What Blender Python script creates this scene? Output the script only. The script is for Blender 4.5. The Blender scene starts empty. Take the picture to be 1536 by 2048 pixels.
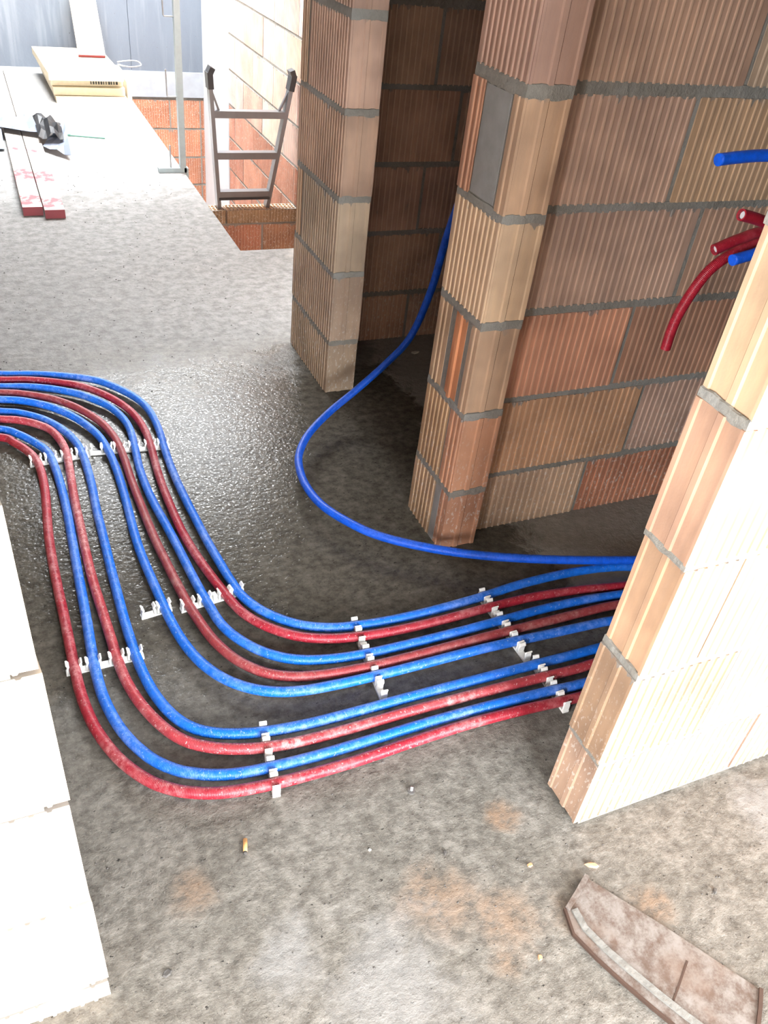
import bpy, bmesh, math, random
from mathutils import Matrix, Vector
random.seed(7)
S = bpy.context.scene
COL = S.collection

# ------------------------------------------------------------------ camera
def cam_axes(pitch, roll, yaw):
    p, r, y = (math.radians(v) for v in (pitch, roll, yaw))
    fw = Vector((math.sin(y)*math.cos(p), math.cos(y)*math.cos(p), -math.sin(p)))
    rt0 = Vector((math.cos(y), -math.sin(y), 0)); up0 = rt0.cross(fw)
    rt = rt0*math.cos(r)+up0*math.sin(r); up = -rt0*math.sin(r)+up0*math.cos(r)
    return rt, up, -fw
cd = bpy.data.cameras.new('camera'); cam = bpy.data.objects.new('camera', cd); COL.objects.link(cam)
rt, up, bk = cam_axes(37.445, 7.586, 27.713)
cam.matrix_world = Matrix(((rt.x, up.x, bk.x, 0), (rt.y, up.y, bk.y, 0), (rt.z, up.z, bk.z, 1.525), (0, 0, 0, 1)))
cd.sensor_fit = 'HORIZONTAL'; cd.sensor_width = 36; cd.lens = 1645.13*36/1536; cd.clip_start = .02
S.camera = cam

# ------------------------------------------------------------------ world, exposure, window portals
w = bpy.data.worlds.new('overcast_sky'); S.world = w; w.use_nodes = True
bg = w.node_tree.nodes['Background']; bg.inputs[0].default_value = (.94, .97, 1, 1); bg.inputs[1].default_value = 16
S.view_settings.view_transform = 'Standard'; S.view_settings.look = 'None'
S.view_settings.exposure = 1.95; S.view_settings.gamma = 1; S.view_settings.use_curve_mapping = False
S.cycles.max_bounces = 6; S.cycles.diffuse_bounces = 4; S.cycles.glossy_bounces = 2; S.cycles.adaptive_threshold = .04
CEIL = 2.6
WIN = (-.1, 3.0, .35, 1.95)            # south window x0,x1,z0,z1
OPEN = (.0, 1.85, 5.6, 7.3)          # stair opening in the ceiling x0,x1,y0,y1
ADDED_WIN = (-2.1, -.5, .7, 1.9)            # unseen west opening added to light the right wall, y0,y1,z0,z1
XW, XE, YS, YN = -2.7, 3.3, -2.5, 8.0
def portal(name, loc, rot, sx, sy):
    l = bpy.data.lights.new(name, 'AREA'); l.shape = 'RECTANGLE'; l.size = sx; l.size_y = sy
    o = bpy.data.objects.new(name, l); COL.objects.link(o); o.location = loc; o.rotation_euler = rot
    l.cycles.is_portal = True
portal('window_daylight', ((WIN[0]+WIN[1])/2, YS-.02, (WIN[2]+WIN[3])/2), (math.radians(90), 0, 0), WIN[1]-WIN[0], WIN[3]-WIN[2])
portal('added_fill_daylight', (XW-.02, (ADDED_WIN[0]+ADDED_WIN[1])/2, (ADDED_WIN[2]+ADDED_WIN[3])/2), (math.radians(90), 0, math.radians(-90)), ADDED_WIN[1]-ADDED_WIN[0], ADDED_WIN[3]-ADDED_WIN[2])  # fill daylight through the added west opening
portal('stair_opening_daylight', ((OPEN[0]+OPEN[1])/2, (OPEN[2]+OPEN[3])/2, CEIL+.1), (0, 0, 0), OPEN[1]-OPEN[0], OPEN[3]-OPEN[2])

# ------------------------------------------------------------------ node helpers and materials
class N:
    def __init__(s, name):
        s.m = bpy.data.materials.new(name); s.m.use_nodes = True; s.t = s.m.node_tree
        s.b = s.t.nodes['Principled BSDF']
    def n(s, typ, **kw):
        nd = s.t.nodes.new(typ)
        for k, v in kw.items():
            if k in nd.inputs.keys():
                i = nd.inputs[k]
                if hasattr(v, 'is_output'): s.t.links.new(v, i)
                else: i.default_value = v
            else: setattr(nd, k, v)
        return nd
    def link(s, a, b): s.t.links.new(a, b)
    def coord(s, which='Object'): return s.n('ShaderNodeTexCoord').outputs[which]
    def noise(s, vec, scale, detail=4, rough=.55, dist=0):
        nd = s.n('ShaderNodeTexNoise'); s.link(vec, nd.inputs['Vector'])
        nd.inputs['Scale'].default_value = scale; nd.inputs['Detail'].default_value = detail
        nd.inputs['Roughness'].default_value = rough; nd.inputs['Distortion'].default_value = dist
        return nd.outputs['Fac']
    def mapping(s, vec, sc=(1, 1, 1), loc=(0, 0, 0)):
        nd = s.n('ShaderNodeMapping'); s.link(vec, nd.inputs[0]); nd.inputs['Scale'].default_value = sc; nd.inputs['Location'].default_value = loc
        return nd.outputs[0]
    def ramp(s, fac, a, b, smooth=True):
        nd = s.n('ShaderNodeMapRange'); nd.interpolation_type = 'SMOOTHSTEP' if smooth else 'LINEAR'
        s.link(fac, nd.inputs[0]); nd.inputs[1].default_value = a; nd.inputs[2].default_value = b
        return nd.outputs[0]
    def math(s, op, a, b=0.0, clamp=False):
        nd = s.n('ShaderNodeMath'); nd.operation = op; nd.use_clamp = clamp
        for i, v in ((0, a), (1, b)):
            if hasattr(v, 'is_output'): s.link(v, nd.inputs[i])
            else: nd.inputs[i].default_value = v
        return nd.outputs[0]
    def mix(s, fac, a, b, mode='MIX'):
        nd = s.n('ShaderNodeMix'); nd.data_type = 'RGBA'; nd.blend_type = mode
        for i, v in ((0, fac), (6, a), (7, b)):
            if hasattr(v, 'is_output'): s.link(v, nd.inputs[i])
            elif i == 0: nd.inputs[0].default_value = v
            else: nd.inputs[i].default_value = (*v, 1)
        return nd.outputs[2]
    def bump(s, h, strength=.3, dist=.01):
        nd = s.n('ShaderNodeBump'); nd.inputs['Strength'].default_value = strength; nd.inputs['Distance'].default_value = dist
        s.link(h, nd.inputs['Height']); s.link(nd.outputs[0], s.b.inputs['Normal'])
    def done(s, col, rough=.8, spec=None, metal=0):
        for nm, v in (('Base Color', col), ('Roughness', rough), ('Metallic', metal)):
            if hasattr(v, 'is_output'): s.link(v, s.b.inputs[nm])
            else: s.b.inputs[nm].default_value = (*v, 1) if nm == 'Base Color' else v
        if spec is not None: s.b.inputs['Specular IOR Level'].default_value = spec
        return s.m

def plain(name, col, rough=.6, var=.12, scale=30, metal=0, bump=.1, stretch=(1, 1, 1), spec=None):
    k = N(name); v = k.mapping(k.coord(), stretch); f = k.noise(v, scale)
    c = k.mix(f, tuple(x*(1-var) for x in col), tuple(min(1, x*(1+var)) for x in col))
    if bump: k.bump(f, bump, .004)
    return k.done(c, rough, spec, metal)

def mat_brick(name, lift):
    k = N(name); co = k.coord(); oi = k.n('ShaderNodeObjectInfo'); col = oi.outputs['Color']; rnd = oi.outputs['Random']
    off = k.n('ShaderNodeVectorMath'); off.operation = 'ADD'; k.link(co, off.inputs[0])
    cmb = k.n('ShaderNodeCombineXYZ'); sc = k.math('MULTIPLY', rnd, 37.0)
    for i in range(3): k.link(sc, cmb.inputs[i])
    k.link(cmb.outputs[0], off.inputs[1]); v = off.outputs[0]
    big = k.noise(v, 5, 3); streak = k.noise(k.mapping(v, (1, 1, .12)), 60, 4); fine = k.noise(v, 220, 2)
    c = k.mix(k.ramp(big, .3, .7), k.mix(1, col, (.78, .74, .72), 'MULTIPLY'), k.mix(1, col, (1.16, 1.12, 1.08), 'MULTIPLY'))
    c = k.mix(k.ramp(streak, .35, .75), c, k.mix(1, c, (1.12, 1.1, 1.06), 'MULTIPLY'))
    if lift: c = k.mix(.55, c, k.mix(.5, (.62, .44, .30), k.mix(1, col, (1.45, 1.5, 1.5), 'MULTIPLY')))
    # mortar squeezed over the brick's upper and lower edge, with drips, and a few grey smears
    gen = k.n('ShaderNodeSeparateXYZ'); k.link(k.coord('Generated'), gen.inputs[0])
    drip = k.noise(k.mapping(v, (1, 1, .02)), 48, 2)
    e1 = k.math('ADD', gen.outputs[2], k.math('MULTIPLY', k.ramp(drip, .45, .85), .12))
    edge = k.ramp(e1, .99, 1.0)
    smear = k.ramp(k.noise(k.mapping(v, (1, 1, .35)), 17, 5, .65), .70, .75)
    g = k.math('MAXIMUM', k.math('MULTIPLY', edge, k.ramp(k.noise(v, 9, 2), .42, .55)), k.math('MULTIPLY', smear, .6))
    c = k.mix(k.math('MULTIPLY', g, .8), c, (.20, .195, .18))
    # pale cement splashes low on the wall
    pos = k.n('ShaderNodeNewGeometry').outputs['Position']; ps = k.n('ShaderNodeSeparateXYZ'); k.link(pos, ps.inputs[0])
    low = k.ramp(ps.outputs[2], .55, .05); spl = k.ramp(k.noise(k.mapping(pos, (1, 1, .55)), 130, 3, .6), .575, .64)
    c = k.mix(k.math('MULTIPLY', k.math('MULTIPLY', low, spl), .6), c, (.55, .50, .44))
    # damp foot of the wall
    k.bump(k.math('ADD', k.math('MULTIPLY', fine, .4), streak), .25, .002)
    return k.done(c, .85, .25)

def mat_mortar():
    k = N('mortar'); co = k.coord(); f = k.noise(co, 35, 5, .65); g = k.noise(co, 6, 2)
    c = k.mix(f, (.13, .122, .105), (.30, .285, .25)); c = k.mix(k.ramp(g, .4, .7), c, (.25, .245, .225))
    k.bump(f, .8, .008)
    return k.done(c, .9, .2)

def mat_floor():
    k = N('wet_concrete'); co = k.coord(); sp = k.n('ShaderNodeSeparateXYZ'); k.link(co, sp.inputs[0]); X, Y = sp.outputs[0], sp.outputs[1]
    big = k.noise(co, 1.7, 4, .6); mid = k.noise(co, 9, 5, .65, .4); fine = k.noise(co, 70, 4, .7); grit = k.noise(co, 260, 3, .7)
    mott = k.noise(k.mapping(co, (1, 1.2, 1)), 34, 6, .72, 0)
    c = k.mix(k.ramp(mott, .24, .78), (.070, .064, .055), (.215, .204, .182))
    c = k.mix(k.ramp(mid, .3, .72), k.mix(1, c, (.82, .81, .79), 'MULTIPLY'), k.mix(1, c, (1.12, 1.12, 1.12), 'MULTIPLY'))
    c = k.mix(k.ramp(big, .35, .7), c, k.mix(1, c, (1.16, 1.16, 1.17), 'MULTIPLY'))
    c = k.mix(k.math('MULTIPLY', k.ramp(grit, .60, .70), .8), c, (.27, .26, .235))
    c = k.mix(k.ramp(k.noise(k.mapping(co, (1, 1.7, 1)), 85, 3, .6), .655, .70), c, (.022, .020, .017))
    # paler, trowelled and never rained-on slab towards the stairs
    c = k.mix(k.math('MULTIPLY', k.ramp(k.math('ADD', Y, k.math('MULTIPLY', big, .5)), 2.95, 3.35), .75), c, k.mix(k.ramp(k.noise(co, 22, 6, .78), .34, .66), (.080, .078, .074), (.195, .192, .187)))
    dust_or_glare = k.ramp(k.math('ADD', Y, k.math('MULTIPLY', k.math('SUBTRACT', mid, .5), 1.2)), 4.35, 5.75)   # overexposed daylight near the stair opening, painted into the floor colour
    c = k.mix(k.math('MULTIPLY', dust_or_glare, .8), c, k.mix(mott, (.34, .335, .325), (.50, .495, .485)))
    # rust and clay stains
    def blob(x, y, r, wob=.5):
        dx = k.math('SUBTRACT', X, x); dy = k.math('SUBTRACT', Y, y)
        d = k.math('SQRT', k.math('ADD', k.math('MULTIPLY', dx, dx), k.math('MULTIPLY', dy, dy)))
        d = k.math('ADD', d, k.math('MULTIPLY', k.math('SUBTRACT', mid, .5), -r*wob*4))
        return k.ramp(d, r, r*.15)
    rust = blob(.75, .74, .05)
    for x, y, r in ((.13, .80, .07), (.55, .62, .11), (.66, .55, .09), (.80, .50, .07), (.62, .47, .05), (.95, .47, .06)):
        rust = k.math('MAXIMUM', rust, k.math('MULTIPLY', blob(x, y, r), .8))
    c = k.mix(k.math('MULTIPLY', k.math('MULTIPLY', rust, k.ramp(mott, .3, .6)), .6), c, (.22, .125, .065))
    pale = k.math('MAXIMUM', blob(.42, .52, .16), blob(.25, .62, .09)); pale = k.math('MAXIMUM', pale, blob(1.35, .56, .12))
    c = k.mix(k.math('MULTIPLY', pale, .55), c, (.24, .24, .235))
    # dry dusty strip at the foot of the right wall
    dry = k.math('MULTIPLY', k.ramp(k.math('ADD', X, k.math('MULTIPLY', mid, .3)), 1.42, 1.5), k.ramp(k.math('ADD', Y, k.math('MULTIPLY', mid, .1)), 1.24, 1.34))
    # standing water film: a long damp patch under the pipes, out to the closet
    wob = k.math('MULTIPLY', k.math('SUBTRACT', big, .5), 1.0); wob2 = k.math('MULTIPLY', k.math('SUBTRACT', mid, .5), .35); wv = k.math('ADD', wob, wob2)
    wy = k.math('MULTIPLY', k.ramp(k.math('ADD', Y, wv), .95, 1.45), k.ramp(k.math('ADD', Y, wv), 3.0, 2.55))
    wet = k.math('MULTIPLY', wy, k.math('SUBTRACT', 1.0, dry)); wet = k.math('MULTIPLY', wet, k.ramp(k.math('ADD', X, wv), -.9, -.5))
    c = k.mix(k.math('MULTIPLY', wet, .8), c, k.mix(1, c, (.44, .41, .36), 'MULTIPLY'))
    c = k.mix(k.math('MULTIPLY', dry, .6), c, k.mix(mott, (.24, .22, .19), (.36, .33, .29)))
    r = k.n('ShaderNodeMapRange'); k.link(wet, r.inputs[0]); r.inputs[3].default_value = .62; r.inputs[4].default_value = .10
    rr = k.math('ADD', r.outputs[0], k.math('MULTIPLY', k.math('SUBTRACT', fine, .5), .12))
    h = k.math('ADD', k.math('MULTIPLY', mid, .5), k.math('ADD', k.math('MULTIPLY', mott, .55), k.math('MULTIPLY', fine, .22)))
    drop = k.noise(co, 75, 1, .5)                       # rippled water skin
    h = k.math('ADD', k.math('MULTIPLY', h, k.math('SUBTRACT', 1.0, k.math('MULTIPLY', wet, .78))), k.math('MULTIPLY', k.math('MULTIPLY', drop, wet), .13))
    k.bump(h, .6, .012)
    spk = k.ramp(k.noise(co, 130, 2, .6), .58, .68)      # only the wettest grains shine
    sl = k.math('ADD', k.math('MULTIPLY', k.math('SUBTRACT', 1.0, wet), .25), k.math('MULTIPLY', wet, k.math('ADD', .05, k.math('MULTIPLY', spk, .60))))
    k.link(sl, k.b.inputs['Specular IOR Level'])
    return k.done(c, rr)

def mat_concrete_wall():
    k = N('shuttered_concrete'); co = k.coord(); f = k.noise(k.mapping(co, (1, 1, .3)), 3, 5, .6); g = k.noise(co, 25, 4); st = k.noise(k.mapping(co, (1, 1, .08)), 14, 3)
    c = k.mix(f, (.10, .115, .14), (.17, .19, .22)); c = k.mix(k.math('MULTIPLY', k.ramp(st, .5, .7), .4), c, (.25, .27, .29))
    c = k.mix(k.ramp(k.noise(co, 40, 2), .72, .75), c, (.1, .1, .1)); k.bump(g, .2, .01)
    return k.done(c, .7, .3)

def mat_pipe(name, col, dust_or_glare, damt):
    k = N(name); uv = k.coord('UV'); co = k.coord(); sp = k.n('ShaderNodeSeparateXYZ'); k.link(uv, sp.inputs[0])
    ringw = k.math('SINE', k.math('MULTIPLY', sp.outputs[0], 2*math.pi/.0032))
    a = k.noise(co, 7, 4, .6); b = k.noise(co, 60, 4, .7); d = k.noise(k.mapping(co, (1, 1, 1)), 150, 3, .7)
    m = k.math('MULTIPLY', k.ramp(a, .42, .75), k.ramp(b, .35, .7)); m = k.math('MAXIMUM', m, k.ramp(d, .60, .68))
    m = k.math('MULTIPLY', m, k.math('ADD', .75, k.math('MULTIPLY', ringw, -.25)))
    c = k.mix(k.ramp(b, .3, .7), tuple(x*.8 for x in col), tuple(min(1, x*1.15) for x in col))
    c = k.mix(k.math('MULTIPLY', m, damt), c, dust_or_glare)
    k.bump(ringw, .35, .0006)
    return k.done(c, k.math('ADD', .38, k.math('MULTIPLY', m, .4)), .4)

def mat_wood(name, a, b):
    k = N(name); co = k.coord(); f = k.noise(k.mapping(co, (6, .5, 6)), 9, 4, .6, .6); g = k.noise(co, 3, 2)
    c = k.mix(f, a, b); c = k.mix(k.math('MULTIPLY', k.ramp(g, .5, .8), .3), c, tuple(x*.7 for x in a)); k.bump(f, .15, .003)
    return k.done(c, .65, .3)

def mat_redplank():
    k = N('paint_smeared_wood'); co = k.coord(); sp = k.n('ShaderNodeSeparateXYZ'); k.link(co, sp.inputs[0])
    f = k.noise(k.mapping(co, (6, .5, 6)), 9, 4); base = k.mix(f, (.40, .36, .33), (.52, .48, .44))
    wob = k.math('MULTIPLY', k.noise(co, 14, 4), .12); y = k.math('ADD', sp.outputs[1], wob)
    m = None
    for a, b in ((.10, .24), (.50, .68), (1.05, 1.10), (1.55, 1.62)):
        q = k.math('MULTIPLY', k.ramp(y, a, a+.02), k.ramp(y, b+.02, b)); m = q if m is None else k.math('MAXIMUM', m, q)
    m = k.math('MULTIPLY', m, k.ramp(k.noise(co, 22, 4), .35, .55))
    c = k.mix(k.math('MULTIPLY', m, .9), base, (.30, .035, .05))
    return k.done(c, .6, .3)

def mat_scrap():
    k = N('rusty_dusty_sheet'); co = k.coord(); a = k.noise(co, 34, 9, .72); b = k.noise(co, 7, 4)
    c = k.mix(k.ramp(a, .34, .66), (.085, .058, .045), (.20, .185, .172)); c = k.mix(k.math('MULTIPLY', k.ramp(b, .5, .7), .6), c, (.13, .082, .058))
    k.bump(a, .3, .004); return k.done(c, .6, .35)
M = dict(rust=mat_scrap(),
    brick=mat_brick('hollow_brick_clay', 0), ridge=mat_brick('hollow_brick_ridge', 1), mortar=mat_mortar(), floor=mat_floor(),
    concrete=mat_concrete_wall(), slab=plain('slab_edge_concrete', (.30, .31, .33), .8, .2, 12, bump=.3),
    patch=plain('smooth_mortar_patch', (.235, .23, .22), .8, .30, 22, bump=.6),
    lit_concrete=plain('lit_column_concrete', (.58, .60, .63), .8, .12, 5, bump=.15),  # column concrete whitened so that it looks brightly lit
    shell=plain('bare_brick_shell', (.42, .30, .22), .9, .2, 6), ceil=plain('bare_concrete_ceiling', (.40, .39, .37), .9, .12, 4),
    frame=plain('window_frame_white', (.75, .75, .74), .5, .03, 5, bump=0),
    blue=mat_pipe('blue_corrugated_plastic', (.006, .13, .60), (.52, .58, .64), .55),
    blue_clean=mat_pipe('clean_blue_plastic', (.004, .09, .62), (.45, .5, .6), .10),
    red=mat_pipe('red_corrugated_plastic', (.30, .014, .028), (.66, .48, .46), .66),
    red_pale=mat_pipe('pale_dusty_red_plastic', (.36, .04, .05), (.70, .55, .52), .95),
    red_brown=mat_pipe('brownish_red_plastic', (.26, .035, .04), (.42, .32, .28), .75),
    red_clean=mat_pipe('clean_red_plastic', (.28, .010, .022), (.6, .45, .45), .15),
    inner=plain('grey_inner_pipe', (.55, .56, .56), .4, .1, 40, bump=0),
    clip=plain('white_clip_plastic', (.80, .80, .77), .35, .05, 60, bump=.02),
    alu=plain('aluminium', (.17, .172, .178), .45, .12, 20, .9, .05, (1, 1, .2)), rubber=plain('black_rubber', (.018, .018, .02), .55, .2, 40),
    galv=plain('galvanised_steel', (.30, .35, .36), .45, .15, 30, .7), wood=mat_wood('yellow_formwork_wood', (.60, .52, .36), (.72, .65, .49)),
    palewood=mat_wood('pale_plank_wood', (.55, .47, .36), (.68, .60, .48)), redplank=mat_redplank(), redend=plain('red_paint', (.17, .016, .022), .45, .15, 20),
    black_film=plain('black_plastic_film', (.006, .006, .007), .5, .2, 12), film=plain('grey_plastic_film', (.17, .19, .24), .35, .1, 8),
    wire=plain('grey_wire', (.45, .47, .48), .4, .1, 50, .5), green=plain('green_rod_paint', (.12, .26, .20), .5, .1, 50),
    rustdark=plain('dark_rust', (.05, .026, .017), .7, .3, 40), cement=plain('cement_crust', (.17, .168, .155), .9, .35, 60, 0, .8),
    cork=plain('cork_paper', (.55, .30, .11), .7, .2, 300), ash=plain('ash', (.06, .055, .05), .9, .3, 300), chip=plain('brick_chip', (.55, .27, .14), .85, .2, 120),
    pebble=plain('dark_pebble', (.07, .065, .06), .8, .3, 100), steel=plain('screw_steel', (.5, .5, .5), .3, .1, 200, .9), paper=plain('pale_scrap', (.55, .53, .48), .8, .15, 30),
    print_=plain('black_stamp_ink', (.03, .03, .03), .8, .1, 10, bump=0))

# ------------------------------------------------------------------ mesh helpers
def mesh(name, verts, faces, mats, mi=None, smooth=False):
    me = bpy.data.meshes.new(name); me.from_pydata([tuple(v) for v in verts], [], faces)
    for m in (mats if isinstance(mats, (list, tuple)) else [mats]): me.materials.append(M[m])
    if mi: me.polygons.foreach_set('material_index', mi)
    if smooth: me.polygons.foreach_set('use_smooth', [True]*len(me.polygons))
    me.update(); return me
def ob(name, me, parent=None, loc=None, rot=None, mw=None):
    o = bpy.data.objects.new(name, me); COL.objects.link(o)
    if parent is not None: o.parent = parent
    if mw is not None: o.matrix_basis = mw
    if loc is not None: o.location = loc
    if rot is not None: o.rotation_euler = rot
    return o
def tag(o, label, cat=None, group=None, kind=None):
    o['label'] = label
    if cat: o['category'] = cat
    if group: o['group'] = group
    if kind: o['kind'] = kind
    return o
def empty(name, loc, rotz=0):
    o = bpy.data.objects.new(name, None); COL.objects.link(o); o.location = loc; o.rotation_euler = (0, 0, rotz); o.empty_display_size = .05; return o
class G:
    def __init__(s): s.v = []; s.f = []; s.mi = []
    def add(s, v, f, mi=0):
        n = len(s.v); s.v += [tuple(x) for x in v]; s.f += [tuple(i+n for i in q) for q in f]; s.mi += [mi]*len(f); return s
    def box(s, x0, x1, y0, y1, z0, z1, mi=0):
        return s.add([(x0,y0,z0),(x1,y0,z0),(x1,y1,z0),(x0,y1,z0),(x0,y0,z1),(x1,y0,z1),(x1,y1,z1),(x0,y1,z1)],
                     [(3,2,1,0),(4,5,6,7),(0,1,5,4),(1,2,6,5),(2,3,7,6),(3,0,4,7)], mi)
    def bar(s, a, b, w, d, upv=(0, 0, 1), mi=0):
        a = Vector(a); b = Vector(b); t = (b-a).normalized(); u = Vector(upv); x = t.cross(u)
        if x.length < 1e-4: x = t.cross(Vector((1, 0, 0)))
        x.normalize(); y = x.cross(t).normalized(); v = []
        for p in (a, b):
            for sx, sy in ((-1,-1),(1,-1),(1,1),(-1,1)): v.append(p+x*sx*w/2+y*sy*d/2)
        return s.add(v, [(3,2,1,0),(4,5,6,7),(0,1,5,4),(1,2,6,5),(2,3,7,6),(3,0,4,7)], mi)
    def prism(s, outline, z0, z1, mi=0, side_mi=None):
        n = len(outline); v = [(x, y, z0) for x, y in outline]+[(x, y, z1) for x, y in outline]
        s.add(v, [tuple(range(n-1, -1, -1)), tuple(range(n, 2*n))], mi); b = len(s.v)-2*n
        for i in range(n):
            j = (i+1) % n; s.f.append((b+i, b+j, b+n+j, b+n+i)); s.mi.append(side_mi[i] if side_mi else mi)
        return s
    def tube(s, pts, r, seg=8, cap=True, mi=0):
        V, F = tube_geo(pts, r, seg, cap)[:2]; return s.add(V, F, mi)
    def build(s, name, mats, smooth=False): return mesh(name, s.v, s.f, mats, s.mi, smooth)
def catmull(P, step):
    P = [Vector(p) for p in P]; out = []
    Q = [P[0]*2-P[1]]+P+[P[-1]*2-P[-2]]
    for i in range(1, len(Q)-2):
        p0, p1, p2, p3 = Q[i-1:i+3]; n = max(1, int((p2-p1).length/step))
        for j in range(n):
            t = j/n; out.append(.5*((2*p1)+(p2-p0)*t+(2*p0-5*p1+4*p2-p3)*t*t+(3*p1-p0-3*p2+p3)*t**3))
    out.append(P[-1]); return out
def tube_geo(pts, r, seg, cap=True):
    pts = [Vector(p) for p in pts]; V = []; F = []; L = [0]; n = len(pts)
    nrm = None
    for i, p in enumerate(pts):
        t = (pts[min(i+1, n-1)]-pts[max(i-1, 0)]).normalized()
        if nrm is None:
            nrm = t.cross(Vector((0, 0, 1)))
            if nrm.length < 1e-3: nrm = Vector((1, 0, 0))
        nrm = (nrm-t*nrm.dot(t)).normalized(); bn = t.cross(nrm)
        if i: L.append(L[-1]+(p-pts[i-1]).length)
        for j in range(seg):
            a = 2*math.pi*j/seg; V.append(p+nrm*(math.cos(a)*r)+bn*(math.sin(a)*r))
    for i in range(n-1):
        for j in range(seg): k = (j+1) % seg; F.append((i*seg+j, i*seg+k, (i+1)*seg+k, (i+1)*seg+j))
    if cap: F.append(tuple(range(seg-1, -1, -1))); F.append(tuple((n-1)*seg+j for j in range(seg)))
    return V, F, L
def pipe_mesh(name, pts, r, mat, seg=14, step=.012, cap=True):
    P = catmull(pts, step); V, F, L = tube_geo(P, r, seg, cap); me = mesh(name, V, F, mat, smooth=True)
    uv = me.uv_layers.new(name='UVMap')
    for poly in me.polygons:
        big = len(poly.vertices) > 4
        js = [me.loops[li].vertex_index % seg for li in poly.loop_indices]
        wrap = (not big) and max(js)-min(js) > 1
        for li, j in zip(poly.loop_indices, js):
            vi = me.loops[li].vertex_index; jj = seg if (wrap and j == 0) else j
            uv.data[li].uv = (L[vi//seg], jj/seg)
        if big: poly.use_smooth = False
    return me

# ------------------------------------------------------------------ bricks
TAN = (.42, .295, .20); PINK = (.36, .245, .19); ORANGE = (.44, .235, .15); RED = (.36, .165, .105); GREY = (.37, .29, .22); BROWN = (.34, .19, .125)
_cache = {}
def brick_mesh(L, H, T, ends, ribs=True, pitch=.0215, seed=0, skew=0.):
    key = (round(L, 3), round(H, 3), round(T, 3), ends, ribs, pitch, seed, skew)
    if key in _cache: return _cache[key]
    out = []; side = []
    def pt(x, y, mi=0): out.append((x, y)); side.append(mi)
    if ribs:
        x = .006; pt(0, 0)
        rnd = random.Random(seed+int(L*1000))
        while x+.012 < L:
            a = x+.0125+rnd.uniform(-.001, .001); b = a+.0045
            if b+.003 > L: break
            pt(a-.0015, 0, 0); pt(a, -.0028, 1); pt(b, -.0028, 0); pt(b+.0015, 0, 0)
            x += pitch
        pt(L, 0)
    else: pt(0, 0); pt(L, 0)
    prof = [(.06, 0), (.08, -.003), (.38, -.003), (.41, .0005), (.52, .0005), (.55, -.0025), (.88, -.0025), (.91, 0)]
    if ends[1] == 1:
        for f, d in prof: pt(L+d, f*T)
    pt(L-skew, T); pt(0, T)
    if ends[0]:
        for f, d in reversed(prof): pt(-d, f*T)
    g = G().prism(out, 0, H, 0, side); me = g.build('brick', ['brick', 'ridge']); _cache[key] = me; return me
def bead(path, z, th, seed, closed=False, amp=1.0):
    """ragged bed-joint mortar along path [(s, t, ns, nt)], squeezed slightly over the brick edges"""
    rd = random.Random(seed); n = len(path); V = []; F = []
    lo = [rd.uniform(0, 1) for _ in range(n)]; hi = [rd.uniform(0, 1) for _ in range(n)]; pr = [rd.uniform(0, 1) for _ in range(n)]
    def sm(a, i): return .25*a[max(i-1, 0)]+.5*a[i]+.25*a[min(i+1, n-1)]
    for i, (s_, t_, ns, nt) in enumerate(path):
        zl = z-th/2-.001-.0055*amp*max(0, sm(lo, i)*1.7-.55); zh = z+th/2+.001+.0035*amp*max(0, sm(hi, i)*1.7-.6); o_ = .0006+.0022*sm(pr, i)
        for zz, d in ((zl-.001, -.004), (zl, o_*.5), (zl+(zh-zl)*.35, o_), (zl+(zh-zl)*.75, o_*.55), (zh, o_*.3), (zh+.001, -.004)): V.append((s_+ns*d, t_+nt*d, zz))
    for i in range(n-1):
        for j in range(5): a = i*6+j; F.append((a, a+6, a+7, a+1))
    F.append(tuple(range(5, -1, -1))); F.append(tuple((n-1)*6+j for j in range(6)))
    return mesh('mortar_joint', V, F, 'mortar')
def front_path(s0, s1, end=None, T=.115, step=.008):
    n = max(2, int((s1-s0)/step)); P = [(s0+(s1-s0)*i/n, 0, 0, -1) for i in range(n+1)]; m = max(2, int(T/step))
    if end == 1: P = P[:-1]+[(s1, 0, .7, -.7)]+[(s1, T*i/m, 1, 0) for i in range(1, m+1)]
    if end == 0: P = [(s0, T*i/m, -1, 0) for i in range(m, 0, -1)]+[(s0, 0, -.7, -.7)]+P[1:]
    return P
def wall(name, label, origin, axis, L, T, courses, z0=0., z1=CEIL, core_end=(.010, .010), core_mat='mortar', skew=0., beads=()):
    """courses: list of (zbottom, ztop, [(s0, s1, colour, ends, ribs), ...]); axis 'x': s=+X t=+Y; axis 'y': s=-Y t=+X"""
    g = G().box(core_end[0], L-core_end[1], .002, T-.004, z0, z1)
    o = ob(name, g.build(name, core_mat))
    o.location = (origin[0], origin[1], 0)
    if axis == 'y': o.rotation_euler = (0, 0, -math.pi/2)
    tag(o, label, kind='structure')
    rnd = random.Random(len(name)*7)
    for zb, zt, row in courses:
        for (s0, s1, colr, ends, ribs) in row:
            b = ob('brick', brick_mesh(s1-s0, zt-zb, T-.004, ends, ribs, skew=skew if ends[1] == 2 else 0.), o, (s0+rnd.uniform(-.001, .001), rnd.uniform(-.0025, .0015), zb))
            j = rnd.uniform(.92, 1.08); b.color = (colr[0]*j*rnd.uniform(.97, 1.03), colr[1]*j, colr[2]*j*rnd.uniform(.95, 1.05), 1)
    for k, (j, th_, pa) in enumerate(beads): ob('mortar_joint', bead(pa, j, th_, k*13+len(name)), o)
    return o
def courses_from(joints, thick, zmin=0.0):
    z = zmin; out = []
    for j, t in zip(joints, thick): out.append((z, j-t/2)); z = j+t/2
    return out
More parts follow.
